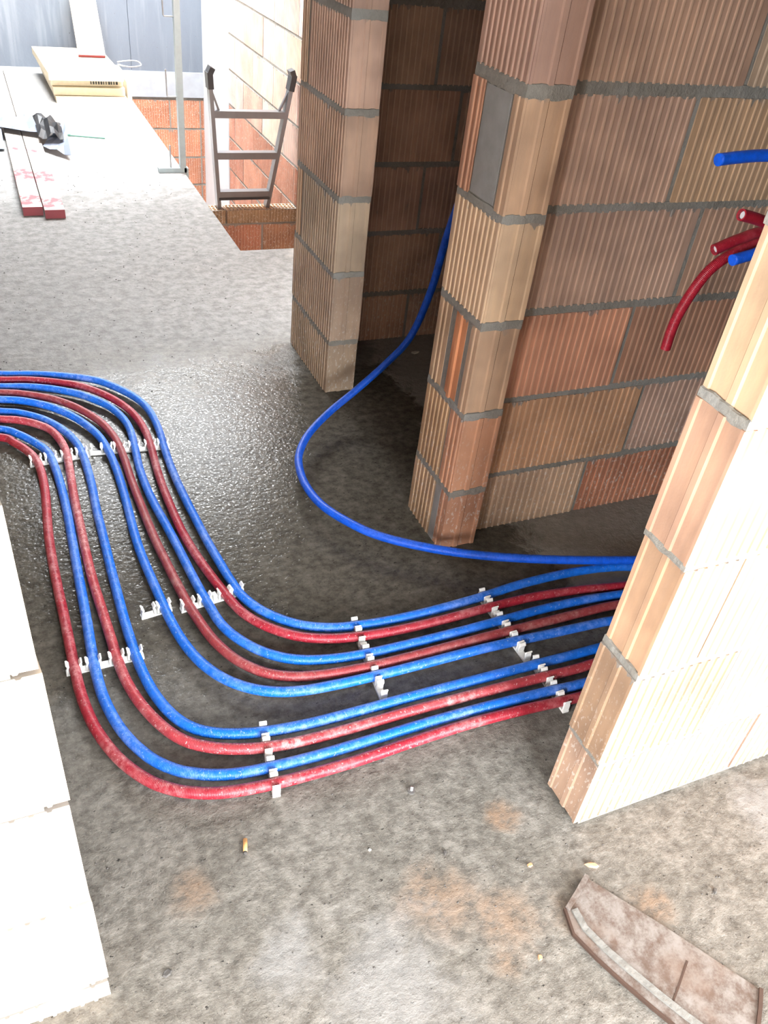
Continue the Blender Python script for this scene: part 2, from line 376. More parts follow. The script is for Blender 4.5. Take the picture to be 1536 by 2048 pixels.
def runs(s0, s1, joints, gap, cols, e0=False, e1=False):
    e = [s0]+[j for j in joints if s0 < j < s1]+[s1]; out = []
    for i in range(len(e)-1):
        a = e[i]+(gap/2 if i else 0); b = e[i+1]-(gap/2 if i < len(e)-2 else 0)
        out.append((a, b, cols[i % len(cols)], (e0 and i == 0, e1 if i == len(e)-2 else 0), True))
    return out
J = [.2, .448, .70, .957, 1.215, 1.468, 1.718, 1.968]
JT = [.016, .016, .018, .016, .024, .018, .016, .016]
CZ = courses_from(J, JT)

# ------------------------------------------------------------------ structure: floor, ceiling, shell
XS, YSW = 1.06, 3.89
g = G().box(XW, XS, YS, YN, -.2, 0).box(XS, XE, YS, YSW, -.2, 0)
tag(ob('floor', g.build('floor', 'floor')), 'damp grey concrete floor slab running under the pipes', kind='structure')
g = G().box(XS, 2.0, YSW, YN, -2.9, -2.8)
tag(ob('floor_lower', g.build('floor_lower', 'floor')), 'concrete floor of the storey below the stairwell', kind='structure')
g = G().box(XW, OPEN[0], YS, YN, CEIL, CEIL+.2).box(OPEN[1], XE, YS, YN, CEIL, CEIL+.2).box(OPEN[0], OPEN[1], YS, OPEN[2], CEIL, CEIL+.2).box(OPEN[0], OPEN[1], OPEN[3], YN, CEIL, CEIL+.2)
tag(ob('ceiling', g.build('ceiling', 'ceil')), 'bare concrete ceiling with an open stair well', kind='structure')
def shell(name, label, boxes, mat='shell'):
    g = G()
    for b in boxes: g.box(*b)
    return tag(ob(name, g.build(name, mat)), label, kind='structure')
t = .2
shell('wall_south', 'outer brick wall with a wide window behind the photographer', [
    (XW-t, WIN[0], YS-t, YS, 0, CEIL), (WIN[1], XE+t, YS-t, YS, 0, CEIL), (WIN[0], WIN[1], YS-t, YS, 0, WIN[2]), (WIN[0], WIN[1], YS-t, YS, WIN[3], CEIL)])
shell('wall_west', 'outer brick wall on the left side of the hall', [
    (XW-t, XW, YS, ADDED_WIN[0], 0, CEIL), (XW-t, XW, ADDED_WIN[1], YN, 0, CEIL), (XW-t, XW, ADDED_WIN[0], ADDED_WIN[1], 0, ADDED_WIN[2]), (XW-t, XW, ADDED_WIN[0], ADDED_WIN[1], ADDED_WIN[3], CEIL),])
shell('wall_light_block', 'unseen walls added under the slab edge to block daylight', [(XS-.3, XS-.1, YSW-.3, YN+.2, -2.9, -.2), (XS-.1, 2.1, YSW-.3, YSW-.1, -2.9, -.2)])  # unseen, added to keep sky light from leaking in below the slab
shell('wall_east', 'outer brick wall far on the right side', [(XE, XE+t, YS, YSW+.2, 0, CEIL)])
g = G()
for a, b, c, d in ((WIN[0], WIN[0]+.06, WIN[2], WIN[3]), (WIN[1]-.06, WIN[1], WIN[2], WIN[3]), (WIN[0], WIN[1], WIN[2], WIN[2]+.06), (WIN[0], WIN[1], WIN[3]-.06, WIN[3]), (-.08, -.02, WIN[2], WIN[3])):
    g.box(a, b, YS-.12, YS-.06, c, d)
tag(ob('window_1', g.build('window_1', 'frame')), 'white frame of the wide south window', kind='structure')

# back wall: shuttered concrete standing on the slab edge, brick storey below
g = G().box(XW, 1.2335, YN, YN+.2, 0, CEIL).box(1.2375, 2.0, YN, YN+.2, 0, CEIL).box(XW, 2.0, YN+.012, YN+.18, 0, CEIL)
wb = tag(ob('wall_back', g.build('wall_back', 'concrete')), 'smooth grey shuttered concrete wall behind the stacked boards', kind='structure')
g = G().box(XS, 1.85, YN-.015, YN+.2, -.2, 0)
tag(ob('trim_slab_edge', g.build('trim_slab_edge', 'slab')), 'pale concrete slab edge under the grey back wall', kind='structure')
BJ = [-2.7+.245*k for k in range(0, 10)]
rows = []
for i in range(4):
    zt = -.205-.02-.245*i; zb = zt-.229
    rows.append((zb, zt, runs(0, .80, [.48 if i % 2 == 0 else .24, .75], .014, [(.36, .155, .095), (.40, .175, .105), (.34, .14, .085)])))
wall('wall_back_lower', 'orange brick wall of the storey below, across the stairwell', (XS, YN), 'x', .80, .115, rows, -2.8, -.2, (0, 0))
# right-hand wall of the stairwell
rows = []
for i in range(-5, 9):
    zb = .208+.25*i; zt = zb+.233
    rows.append((zb, zt, runs(.87, 4.1, [.87+(.43 if i % 2 else .18)+.5*k for k in range(8)], .012, [(.66, .50, .44), (.60, .42, .36), (.68, .54, .46), (.62, .46, .40)] if i > -2 else [(.45, .22, .16), (.48, .25, .18)])))  # upper courses paled to imitate strong daylight, lower ones left redder
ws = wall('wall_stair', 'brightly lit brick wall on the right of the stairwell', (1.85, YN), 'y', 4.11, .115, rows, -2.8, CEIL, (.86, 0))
g = G().box(0, .862, -.006, .115, -2.8, CEIL); ob('concrete_column', g.build('concrete_column', 'lit_concrete'), ws)
# low brick wall in the stairwell with open perforated top
PW = (5.36, 5.475, -.315)
rows = []
for i in range(4):
    zt = -.397-.004-.245*i
    rows.append((zt-.23, zt, runs(.02, .79, [.55 if i % 2 == 0 else .3], .014, [RED, BROWN])))
wp = wall('wall_stair_cross', 'low brick cross wall in the stairwell with open perforated top', (XS, PW[0]), 'x', .79, .115, rows, -2.8, -.39, (.02, .0))
for s0, s1 in ((.02, .30), (.312, .788)):    # hollow top bricks: ribbed outer shell with open cells
    b = ob('brick', brick_mesh(s1-s0, .085, .008, (0, 0), True), wp, (s0, 0, -.389)); b.color = (.24, .165, .10, 1)  # shell colour darkened to imitate the unlit front face
    g = G(); n = round((s1-s0)/.0255)
    for k in range(1, 4): yy = .004+k*.0345; g.box(s0, s1, yy-.003, yy+.003, -.388, PW[2]+.0105)
    for k in range(n+1): xx = s0+.003+k*(s1-s0-.006)/n; g.box(xx-.003, xx+.003, .006, .107, -.388, PW[2]+.011)
    o = ob('perforated_web', g.build('perforated_web', 'brick'), wp); o.color = (.60, .42, .28, 1)

# wall A (centre), closet back wall, right wall, return pier, doorway walls
P2 = PINK; cA = [(.36, .285, .22), (.37, .275, .205), (.37, .29, .22), (.39, .27, .21), (.40, .285, .22), PINK, PINK, PINK]
rows = []
for i, (zb, zt) in enumerate(CZ):
    if i in (2, 4, 6): rows.append((zb, zt, [(0, .055, TAN, (0, 0), True), (.069, .41, cA[i], (0, 1), True)]))
    else: rows.append((zb, zt, [(-.008 if i else 0, .412+(.004 if i % 2 else 0), cA[i], (0, 1), True)]))
wall('wall_center', 'brick pier wall standing between stairwell and dark closet', (.997, 2.898), 'y', .412, .115, rows, core_end=(.003, .013), beads=[(j, t_, front_path(0, .412, 1, .111)) for j, t_ in zip(J, JT)])
rows = []
for i, (zb, zt) in enumerate(CZ):
    js = [.37, .87] if i in (0, 2, 4, 6) else [.48, .98]
    rows.append((zb, zt, runs(0, 2.1, js+[js[1]+.5], .014, [(.40, .265, .205), (.42, .29, .225), (.38, .25, .19)])))
wall('wall_closet', 'shaded ribbed brick wall at the back of the closet', (1.112, 2.86), 'x', 2.188, .115, rows, core_end=(.0, .0), beads=[(j, t_, front_path(0, 1.2)) for j, t_ in zip(J, JT)])
rows = []
cD = [(TAN, RED), ((.44, .27, .17), PINK), (ORANGE, BROWN), (PINK, PINK), (PINK, (.40, .27, .18)), (PINK, GREY), (PINK, PINK), (PINK, PINK)]
for i, (zb, zt) in enumerate(CZ):
    js = [.38, .88, 1.38] if i in (0, 2, 4, 6) else [.506, 1.006, 1.506]
    rows.append((zb, zt, runs(0, 2.1, js, .014, cD[i])))
wr = wall('wall_right', 'long ribbed brick wall behind the cut pipe ends', (1.134, 1.61), 'x', 2.166, .115, rows, core_end=(.0, .0), beads=[(j, t_, front_path(0, 1.6)) for j, t_ in zip(J, JT)])
# return pier B : s=0 at y=1.772, s=.217 at y=1.555
BT = .118
rows = []
cB = [(.46, .34, .23), (.44, .31, .19), TAN, (.46, .35, .235), TAN, PINK, TAN, PINK]
for i, (zb, zt) in enumerate(CZ):
    if i == 4-0 and False: pass
    if i == 2: r = [(0, .068, TAN, (0, 0), True), (.178, .217, TAN, (0, 1), True)]
    elif i == 4: r = [(-.004, .052, ORANGE, (0, 0), True), (.178, .219, TAN, (0, 1), True)]
    elif i == 0: r = [(0, .140, cB[0], (0, 0), True), (.172, .217, ORANGE, (0, 1), True)]
    elif i == 1: r = [(0, .138, cB[1], (0, 0), True), (.146, .219, ORANGE, (0, 1), True)]
    else: r = [(-.003, .219, cB[i], (0, 1), True)]
    rows.append((zb, zt, r))
wr2 = wall('wall_return', 'narrow brick return pier with a grey mortar patch', (1.012, 1.772), 'y', .217, BT, rows, core_end=(.008, .013), beads=[(j, t_, front_path(0, .218, 1, .114)) for j, t_ in zip(J, JT)])
b = ob('mortar_patch', G().box(.060, .168, -.001, .05, CZ[4][0]+.006, CZ[4][1]-.004).build('mortar_patch', 'patch'), wr2); b['label'] = 'smooth grey mortar filling'
b = ob('brick', brick_mesh(.082, CZ[2][1]-CZ[2][0], .1, (0, 0), False), wr2, (.086, .004, CZ[2][0])); b.color = (.44, .20, .10, 1)
b = ob('brick_tongue', G().prism([(0, 0), (.02, 0), (.022, -.006), (.034, -.006), (.036, 0), (.06, 0), (.06, .02), (0, .02)], 0, CZ[2][1]-CZ[2][0]).build('brick_tongue', 'brick'), wr2, (.093, .001, CZ[2][0])); b.color = (.50, .23, .12, 1)
b = ob('mortar_patch', G().box(.136, .172, -.001, .05, 0, CZ[0][1]).build('mortar_patch', 'patch'), wr2)
# mortar rendered foot of the doorway wall, right
EJ = [.215, .468, .725, .985, 1.24, 1.49, 1.74, 1.99]; EZ = courses_from(EJ, [.012]*8, .012)
rows = []; offs = [0, -.006, .001, -.004, .004, -.003, .002, 0]
cE = [(.31, .22, .155), (.31, .215, .145), (.40, .275, .185), (.41, .265, .185), (.45, .325, .22), (.42, .30, .21), TAN, TAN]
for i, (zb, zt) in enumerate(EZ):
    js = {0: [.42, .92], 1: [.245, .75], 2: [.13, .63], 3: [.37, .87], 4: [.12, .62]}.get(i, [.25*(i % 2)+.25, .25*(i % 2)+.75])
    rows.append((zb, zt, runs(offs[i], 1.9, js+[js[1]+.5], .008, [cE[i], PINK if i < 2 else cE[i], cE[i]], e0=True)))
wall('wall_front_right', 'sunlit brick doorway wall in the right foreground', (.888, .665), 'x', 2.41, .105, rows, core_end=(.016, .0), beads=[(j, .012, front_path(0, 1.2, 0, .101)) for j in EJ[:7]])
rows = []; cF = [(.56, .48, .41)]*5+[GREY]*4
for i, (zb, zt) in enumerate(courses_from([.055, .31, .56, .81, 1.042, 1.29, 1.54, 1.79, 2.04], [.010]*9)):
    js = [1.16, .66] if i % 2 else [.9, .4]
    rows.append((zb, zt, runs(.02, 1.66+(.001 if i % 2 else -.001)-(.012 if i > 4 else 0), sorted(js), .010, [cF[i]], e1=2)))
wall('wall_front_left', 'overexposed white-lit brick doorway wall in the left foreground', (-1.70, .668), 'x', 1.66, .105, rows, core_end=(-.99, .03), skew=.014)

# ------------------------------------------------------------------ pipes
R = .0125; PZ = .0205
PTS = [
    [(-0.087, 2.82), (0.022, 2.797), (0.131, 2.758), (0.217, 2.711), (0.275, 2.647), (0.322, 2.574), (0.351, 2.496), (0.362, 2.412), (0.364, 2.32), (0.36, 2.221), (0.359, 2.112), (0.363, 1.997), (0.371, 1.88), (0.38, 1.762), (0.392, 1.652), (0.403, 1.569), (0.417, 1.505), (0.455, 1.435), (0.517, 1.374), (0.587, 1.339), (0.665, 1.323), (0.762, 1.315), (0.881, 1.315), (1.011, 1.322), (1.142, 1.33), (1.272, 1.333), (1.388, 1.326), (1.475, 1.311), (1.536, 1.294)],
    [(-0.09, 2.78), (-0.009, 2.763), (0.072, 2.733), (0.151, 2.689), (0.205, 2.637), (0.252, 2.574), (0.289, 2.501), (0.311, 2.423), (0.321, 2.34), (0.322, 2.253), (0.317, 2.156), (0.315, 2.046), (0.318, 1.928), (0.324, 1.816), (0.336, 1.719), (0.352, 1.633), (0.37, 1.554), (0.385, 1.495), (0.402, 1.448), (0.44, 1.392), (0.5, 1.338), (0.571, 1.305), (0.66, 1.286), (0.775, 1.277), (0.903, 1.277), (1.034, 1.281), (1.162, 1.281), (1.302, 1.267), (1.459, 1.242)],
    [(-0.092, 2.732), (-0.013, 2.715), (0.067, 2.683), (0.144, 2.632), (0.194, 2.58), (0.233, 2.527), (0.258, 2.467), (0.273, 2.401), (0.276, 2.328), (0.272, 2.243), (0.267, 2.143), (0.269, 2.038), (0.277, 1.94), (0.288, 1.852), (0.298, 1.76), (0.307, 1.664), (0.316, 1.577), (0.326, 1.504), (0.337, 1.437), (0.360, 1.379), (0.405, 1.316), (0.469, 1.267), (0.55, 1.24), (0.645, 1.228), (0.755, 1.225), (0.884, 1.225), (1.027, 1.228), (1.163, 1.232), (1.291, 1.228), (1.424, 1.215)],
    [(-0.095, 2.692), (-0.017, 2.663), (0.06, 2.616), (0.119, 2.557), (0.162, 2.494), (0.196, 2.426), (0.217, 2.353), (0.228, 2.278), (0.232, 2.194), (0.233, 2.096), (0.237, 1.99), (0.242, 1.885), (0.248, 1.787), (0.257, 1.696), (0.266, 1.611), (0.276, 1.532), (0.29, 1.456), (0.305, 1.392), (0.325, 1.340), (0.35, 1.296), (0.396, 1.246), (0.459, 1.213), (0.538, 1.196), (0.633, 1.188), (0.739, 1.186), (0.869, 1.187), (1.019, 1.188), (1.159, 1.188), (1.277, 1.188), (1.386, 1.184)],
    [(-0.097, 2.646), (-0.02, 2.617), (0.055, 2.56), (0.111, 2.492), (0.151, 2.419), (0.179, 2.341), (0.193, 2.255), (0.2, 2.16), (0.202, 2.058), (0.201, 1.951), (0.199, 1.847), (0.201, 1.747), (0.208, 1.651), (0.216, 1.563), (0.224, 1.481), (0.237, 1.404), (0.259, 1.332), (0.292, 1.271), (0.336, 1.223), (0.392, 1.188), (0.459, 1.168), (0.539, 1.16), (0.641, 1.156), (0.759, 1.155), (0.885, 1.155), (1.013, 1.152), (1.13, 1.147), (1.23, 1.143), (1.328, 1.137)],
    [(-0.102, 2.569), (-0.042, 2.544), (0.022, 2.491), (0.067, 2.427), (0.097, 2.357), (0.114, 2.277), (0.119, 2.185), (0.12, 2.084), (0.117, 1.98), (0.117, 1.88), (0.117, 1.787), (0.117, 1.698), (0.118, 1.609), (0.119, 1.519), (0.123, 1.426), (0.13, 1.34), (0.143, 1.267), (0.163, 1.206), (0.189, 1.16), (0.224, 1.127), (0.276, 1.102), (0.347, 1.084), (0.435, 1.074), (0.546, 1.071), (0.685, 1.071), (0.846, 1.069), (1.005, 1.067), (1.133, 1.065), (1.247, 1.064)],
    [(-0.104, 2.521), (-0.055, 2.504), (-0.006, 2.471), (0.036, 2.424), (0.058, 2.364), (0.07, 2.292), (0.07, 2.205), (0.067, 2.115), (0.065, 2.022), (0.065, 1.914), (0.065, 1.795), (0.067, 1.68), (0.073, 1.572), (0.079, 1.47), (0.084, 1.384), (0.093, 1.312), (0.113, 1.236), (0.144, 1.166), (0.177, 1.119), (0.215, 1.089), (0.264, 1.065), (0.329, 1.046), (0.41, 1.035), (0.521, 1.032), (0.664, 1.033), (0.834, 1.031), (1.006, 1.026), (1.126, 1.022), (1.195, 1.023)],
    [(-0.108, 2.459), (-0.061, 2.422), (-0.015, 2.36), (0.018, 2.293), (0.031, 2.197), (0.037, 2.087), (0.039, 1.975), (0.038, 1.868), (0.036, 1.753), (0.035, 1.638), (0.034, 1.536), (0.032, 1.445), (0.032, 1.362), (0.039, 1.274), (0.062, 1.179), (0.102, 1.099), (0.148, 1.05), (0.19, 1.025), (0.227, 1.01), (0.272, 0.999), (0.342, 0.992), (0.444, 0.988), (0.576, 0.989), (0.722, 0.991), (0.875, 0.988), (1.016, 0.982), (1.123, 0.976)],
    [(-0.111, 2.414), (-0.074, 2.374), (-0.039, 2.317), (-0.017, 2.254), (-0.009, 2.175), (-0.009, 2.085), (-0.014, 1.988), (-0.019, 1.888), (-0.02, 1.781), (-0.018, 1.67), (-0.015, 1.566), (-0.013, 1.472), (-0.011, 1.386), (-0.006, 1.298), (0.01, 1.205), (0.043, 1.115), (0.089, 1.045), (0.136, 1.004), (0.181, 0.981), (0.229, 0.966), (0.293, 0.956), (0.385, 0.95), (0.512, 0.949), (0.654, 0.955), (0.791, 0.958), (0.935, 0.953), (1.093, 0.943)]]
PM = ['blue', 'red', 'blue', 'red_brown', 'blue', 'blue', 'red_pale', 'blue', 'red']
PL = ["blue corrugated pipe along the bundle's upper right edge, outermost at the back bend",
      "dusty red corrugated pipe second from the bundle's upper right edge",
      "blue corrugated pipe third from the bundle's upper right edge, between two reds",
      "brownish red corrugated pipe fourth from the bundle's upper right edge",
      "blue corrugated pipe fifth from upper right edge, just above the bundle's wide gap",
      "blue corrugated pipe just below the wide gap in the bundle",
      "pale cement-dusted red pipe third from the bundle's lower left edge",
      "blue corrugated pipe second from the bundle's lower left edge, between two reds",
      "red corrugated pipe along the bundle's lower left edge, nearest the doorway"]
LEFT_Y = [2.90, 2.855, 2.805, 2.76, 2.715, 2.655, 2.61, 2.56, 2.51]
POLY = []
for i, pts in enumerate(PTS):
    ly = LEFT_Y[i]; x0, y0 = pts[0]
    pre = [(-1.6, ly), (-1.0, ly), (-.55, ly-.004), (-.30, y0+(ly-y0)*.80)]
    ex, ey = pts[-1]; pe = (-.035, -.018, -.026, -.030, -.028, 0, 0, 0, 0)[i]; post = [(ex+.22, ey+pe), (ex+.5, ey+pe*1.2), (ex+.9, ey+pe*1.2)]
    full = [(x, y, PZ) for x, y in pre+pts+post]
    if i == 0: full = [(x, y, PZ+(.006 if 1.1 < x < 1.6 else 0)) for x, y, z in full]
    tag(ob('pipe', pipe_mesh('pipe', full, R, PM[i])), PL[i], 'pipe', 'red and blue pipes of the floor bundle')
    POLY.append(catmull(full, .01))
loop = [(1.24, 2.05, 1.02), (1.26, 2.16, .84), (1.268, 2.24, .66), (1.263, 2.28, .47), (1.231, 2.32, .285), (1.155, 2.33, .185), (1.037, 2.302, .108), (0.925, 2.252, .066), (0.818, 2.152, .060),
        (0.755, 2.062, .058), (0.725, 1.984, .058), (0.712, 1.879, .058), (0.727, 1.773, .058), (0.775, 1.675, .058), (0.837, 1.599, .056), (0.941, 1.519, .056), (1.064, 1.450, .056), (1.195, 1.395, .056), (1.334, 1.348, .056), (1.522, 1.293, .056), (1.75, 1.24, .054), (2.1, 1.2, .05)]
tag(ob('loose_pipe', pipe_mesh('loose_pipe', loop, R, 'blue_clean')), 'clean blue pipe looping loosely from the closet across the floor', 'pipe')
# cut ends hanging at the right
STUB = [("clean blue pipe end sticking out highest at the right edge", 'blue_clean', [(1.369, 1.35, 1.139), (1.426, 1.35, 1.144), (1.503, 1.35, 1.147), (1.65, 1.34, 1.145), (1.9, 1.30, 1.12), (2.2, 1.25, 1.0)]),
        ("short red pipe end pointing left just under the top blue one", 'red_clean', [(1.434, 1.30, 1.042), (1.477, 1.30, 1.033), (1.520, 1.30, 1.0215), (1.66, 1.29, .985), (1.95, 1.20, .96), (2.2, 1.14, .92)]),
        ("straight red pipe end with grey core, middle of the cut ends", 'red_clean', [(1.446, 1.35, .947), (1.512, 1.35, .969), (1.59, 1.35, .982), (1.75, 1.33, .97), (1.95, 1.3, .92), (2.2, 1.26, .85)]),
        ("short blue pipe end half hidden by the doorway wall", 'blue_clean', [(1.478, 1.32, .933), (1.53, 1.32, .943), (1.59, 1.32, .953), (1.72, 1.31, .945), (1.95, 1.27, .90), (2.2, 1.23, .8)]),
        ("long red pipe end curving down in front of the ribbed wall", 'red_clean', [(1.426, 1.372, .695), (1.425, 1.372, .747), (1.431, 1.372, .789), (1.450, 1.372, .843), (1.475, 1.372, .886), (1.513, 1.372, .917), (1.575, 1.372, .947), (1.63, 1.375, .955), (1.80, 1.39, .93), (2.0, 1.37, .86), (2.2, 1.32, .75)])]
for lab, mt, pts in STUB:
    p = pipe_mesh('cut_pipe', pts, R, mt, step=.008, cap=mt == 'blue_clean'); o = ob('cut_pipe', p); tag(o, lab, 'pipe', 'cut pipe ends hanging by the right wall')
    if mt == 'blue_clean': continue
    a = Vector(pts[0]); d = (Vector(pts[1])-a).normalized()
    g = G(); V, F, _ = tube_geo([a+d*.0005, a+d*.05], R-.0003, 14, False)                     # wall of the sleeve seen at the cut
    q = d.orthogonal().normalized(); q2 = d.cross(q); n = 14; ro, ri = R, R*.72; ring = []
    for rr_, dz in ((ro, 0), (ri, 0), (ri, .012)):
        for j in range(n): an = 2*math.pi*j/n; ring.append(a+d*dz+q*math.cos(an)*rr_+q2*math.sin(an)*rr_)
    fs = []
    for k in range(2):
        for j in range(n): m = (j+1) % n; fs.append((k*n+j, k*n+m, (k+1)*n+m, (k+1)*n+j))
    ob('cut_rim', mesh('cut_rim', ring, fs, mt), o)
    core = [a+d*.006, a+d*.03]; V, F, _ = tube_geo(core, R*.66, 12); c = ob('inner_pipe', mesh('inner_pipe', V, F, 'inner'), o); c['label'] = 'grey inner pipe'

# ------------------------------------------------------------------ clip rails
W = .0165
def prong_mesh(sgn):
    pr = [(.0130, .004), (.0178, .004), (.0174, .021), (.0150, .0285), (.0184, .0350), (.0150, .0362), (.0105, .0290), (.0130, .021)]
    pr = [(x*sgn, z) for x, z in pr]
    if sgn < 0: pr.reverse()
    n = len(pr); v = [(x, -W/2, z) for x, z in pr]+[(x, W/2, z) for x, z in pr]
    f = [tuple(range(n)), tuple(range(2*n-1, n-1, -1))]+[(i, i+n, (i+1) % n+n, (i+1) % n) for i in range(n)]
    return mesh('clip_prong', v, f, 'clip')
PRONG = {1: prong_mesh(1), -1: prong_mesh(-1)}
POST = G().box(-.0045, .0045, -W/2, W/2, .004, .026).build('clip_post', 'clip')
def cross(poly, a, b):
    """where a pipe crosses the vertical plane through rail a-b -> distance along the rail"""
    d = (b-a); Ln = d.length; d = d/Ln; nrm = Vector((-d.y, d.x)); best = None
    for p, q in zip(poly[:-1], poly[1:]):
        u = Vector((p.x, p.y))-a; v = Vector((q.x, q.y))-a; hu, hv = u.dot(nrm), v.dot(nrm)
        if hu*hv <= 0 and abs(hu-hv) > 1e-9:
            k = hu/(hu-hv); s = u.dot(d)*(1-k)+v.dot(d)*k
            if -.05 < s < Ln+.05: best = s
    return best
def rail(label, a, b, pipes, extra=()):
    a = Vector(a); b = Vector(b); L = (b-a).length; ang = math.atan2(b.y-a.y, b.x-a.x)
    e = empty('clip_rail', (a.x, a.y, 0), ang); tag(e, label, 'pipe clip', 'white pipe clip rails')
    ss = [cross(POLY[i], a, b) for i in pipes]; ss = [s for s in ss if s is not None]+list(extra)
    lo = min(ss)-.0195; hi = max(ss)+.0195
    ob('base_strip', G().box(lo, hi, -W/2, W/2, 0, .0062).build('base_strip', 'clip'), e)
    ss.sort()
    for s in ss:
        for sg in (1, -1): ob('clip_prong', PRONG[sg], e, (s, 0, 0))
    for s, q in zip(ss[:-1], ss[1:]):
        if q-s > .052: ob('clip_post', POST, e, ((s+q)/2, 0, 0))
rail('white clip rail at the back bend, holding the four lower left pipes', (-.035, 2.262), (.142, 2.275), (5, 6, 7, 8))
rail('white clip rail at the back bend, holding the five upper right pipes', (.148, 2.283), (.372, 2.262), (0, 1, 2, 3, 4), (.012,))
rail('short white clip rail left of centre with one empty clip', (.158, 1.527), (.245, 1.537), (4,), (.022,))
rail('white clip rail left of centre, holding four upper right pipes', (.254, 1.521), (.425, 1.543), (0, 1, 2, 3))
rail('white clip rail beside the left doorway wall, holding four pipes', (-.029, 1.397), (.142, 1.398), (5, 6, 7, 8))
rail('white clip rail crossing five pipes in the middle, lower end empty', (.660, 1.35), (.640, 1.094), (0, 1, 2, 3, 4), (.238,))
rail('white clip rail nearest the camera, crossing four lower pipes', (.350, 1.112), (.329, .932), (5, 6, 7, 8))
rail('white clip rail towards the right, crossing five upper pipes', (1.032, 1.35), (1.036, 1.10), (0, 1, 2, 3, 4), (.237,))
rail('white clip rail beside the right doorway wall, crossing four lower pipes', (1.047, 1.09), (1.043, .935), (5, 6, 7, 8))

# ------------------------------------------------------------------ ladder on the low wall
lad = empty('ladder', (1.5, 5.42, PW[2]+.012)); tag(lad, 'aluminium ladder with black rubber ends standing on the perforated wall', 'ladder')
Z0 = PW[2]+.012
def lx(side, z): # rail centre line x at height z
    return (1.330-.058*(z+.3)) if side < 0 else (1.655+.195*(z+.3))
def L3(side, z, y=5.42): return (lx(side, z)-1.5, y-5.42, z-Z0)
for sd in (-1, 1):
    r_ = ob('rail', G().bar(L3(sd, Z0), L3(sd, .45), .024, .062, (0, 1, 0)).build('rail', 'alu'), lad)
    ob('rubber_cap', G().bar(L3(sd, .41), L3(sd, .50), .034, .074, (0, 1, 0)).bar(L3(sd, .49), (L3(sd, .525)[0]-sd*.02, .0, L3(sd, .525)[2]), .032, .07, (0, 1, 0)).build('rubber_cap', 'rubber'), lad)
    a = L3(sd, .42); b_ = (L3(sd, .285)[0]-sd*.045, 0, L3(sd, .285)[2]); ob('brace', G().bar(a, b_, .012, .02, (0, 1, 0)).build('brace', 'alu'), lad)
for z in (.271, .028, -.213):
    ob('rung', G().box(lx(-1, z)+.008-1.5, lx(1, z)-.008-1.5, -.03, .03, z-.022-Z0, z+.018-Z0).build('rung', 'alu'), lad)
ob('cross_bar', G().box(lx(-1, -.24)-1.5, lx(1, -.24)-1.5, -.036, -.028, -.246-Z0, -.232-Z0).build('cross_bar', 'rubber'), lad)

# ------------------------------------------------------------------ guard-rail post on the slab edge
post = empty('guard_rail_post', (1.055, 5.17, 0)); tag(post, 'galvanised guard rail post clamped to the stairwell edge', 'post')
ob('upright', G().box(-.017, .017, -.02, .02, .012, 1.25).build('upright', 'galv'), post)
ob('clamp_arm', G().box(-.145, .02, -.022, .022, .0, .026).box(.006, .03, -.022, .022, -.2, .026).build('clamp_arm', 'galv'), post)
ob('clamp_screw', G().tube([(-.07, 0, .02), (-.07, 0, .15)], .005, 8).build('clamp_screw', 'wire'), post)
for zb in (.412, .809):
    ob('rail_hook', G().tube(catmull([(-.012, 0, zb), (-.066, 0, zb), (-.071, 0, zb+.005), (-.073, 0, zb+.14)], .02), .0045, 6).build('rail_hook', 'wire'), post)

# ------------------------------------------------------------------ boards, planks, scraps near the back wall
def board(name, label, x0, x1, y0, y1, z0, z1, rot, mat, group):
    cx, cy = (x0+x1)/2, (y0+y1)/2; bv = .003
    g = G(); hx, hy, h = (x1-x0)/2, (y1-y0)/2, z1-z0
    o_ = [(-hx+bv, -hy), (hx-bv, -hy), (hx, -hy+bv), (hx, hy-bv), (hx-bv, hy), (-hx+bv, hy), (-hx, hy-bv), (-hx, -hy+bv)]
    g.prism(o_, 0, h)
    o = ob(name, g.build(name, mat), None, (cx, cy, z0), (0, 0, math.radians(rot))); return tag(o, label, 'board', group)
gr = 'yellow formwork boards stacked by the back wall'
b1 = board('formwork_board', 'yellow formwork board lying at the bottom of the stack', .515, 1.01, 6.80, 7.75, 0, .040, -.6, 'wood', gr)
b2 = board('formwork_board', 'yellow formwork board second from the bottom of the stack', .495, .995, 6.855, 7.74, .0435, .095, .8, 'wood', gr)
b3 = board('formwork_board', 'yellow formwork board third from the bottom, with a stamp', .480, .985, 6.895, 7.72, .0985, .147, 1.6, 'wood', gr)
b4 = board('formwork_board', 'broad yellow formwork board on top of the stack', .46, .975, 6.80, 7.72, .1505, .20, 2.0, 'wood', gr)
g = G(); rs = random.Random(3)
for k in range(11): x = .02+k*.018; g.box(x, x+rs.uniform(.006, .013), -.4215, -.4198, .014, .034)
ob('stamp', g.build('stamp', 'print_'), b3)
board('support_block', 'grey timber block under the right side of the board stack', 1.024, 1.058, 6.92, 7.5, 0, .13, 0, 'palewood', 'blocks')
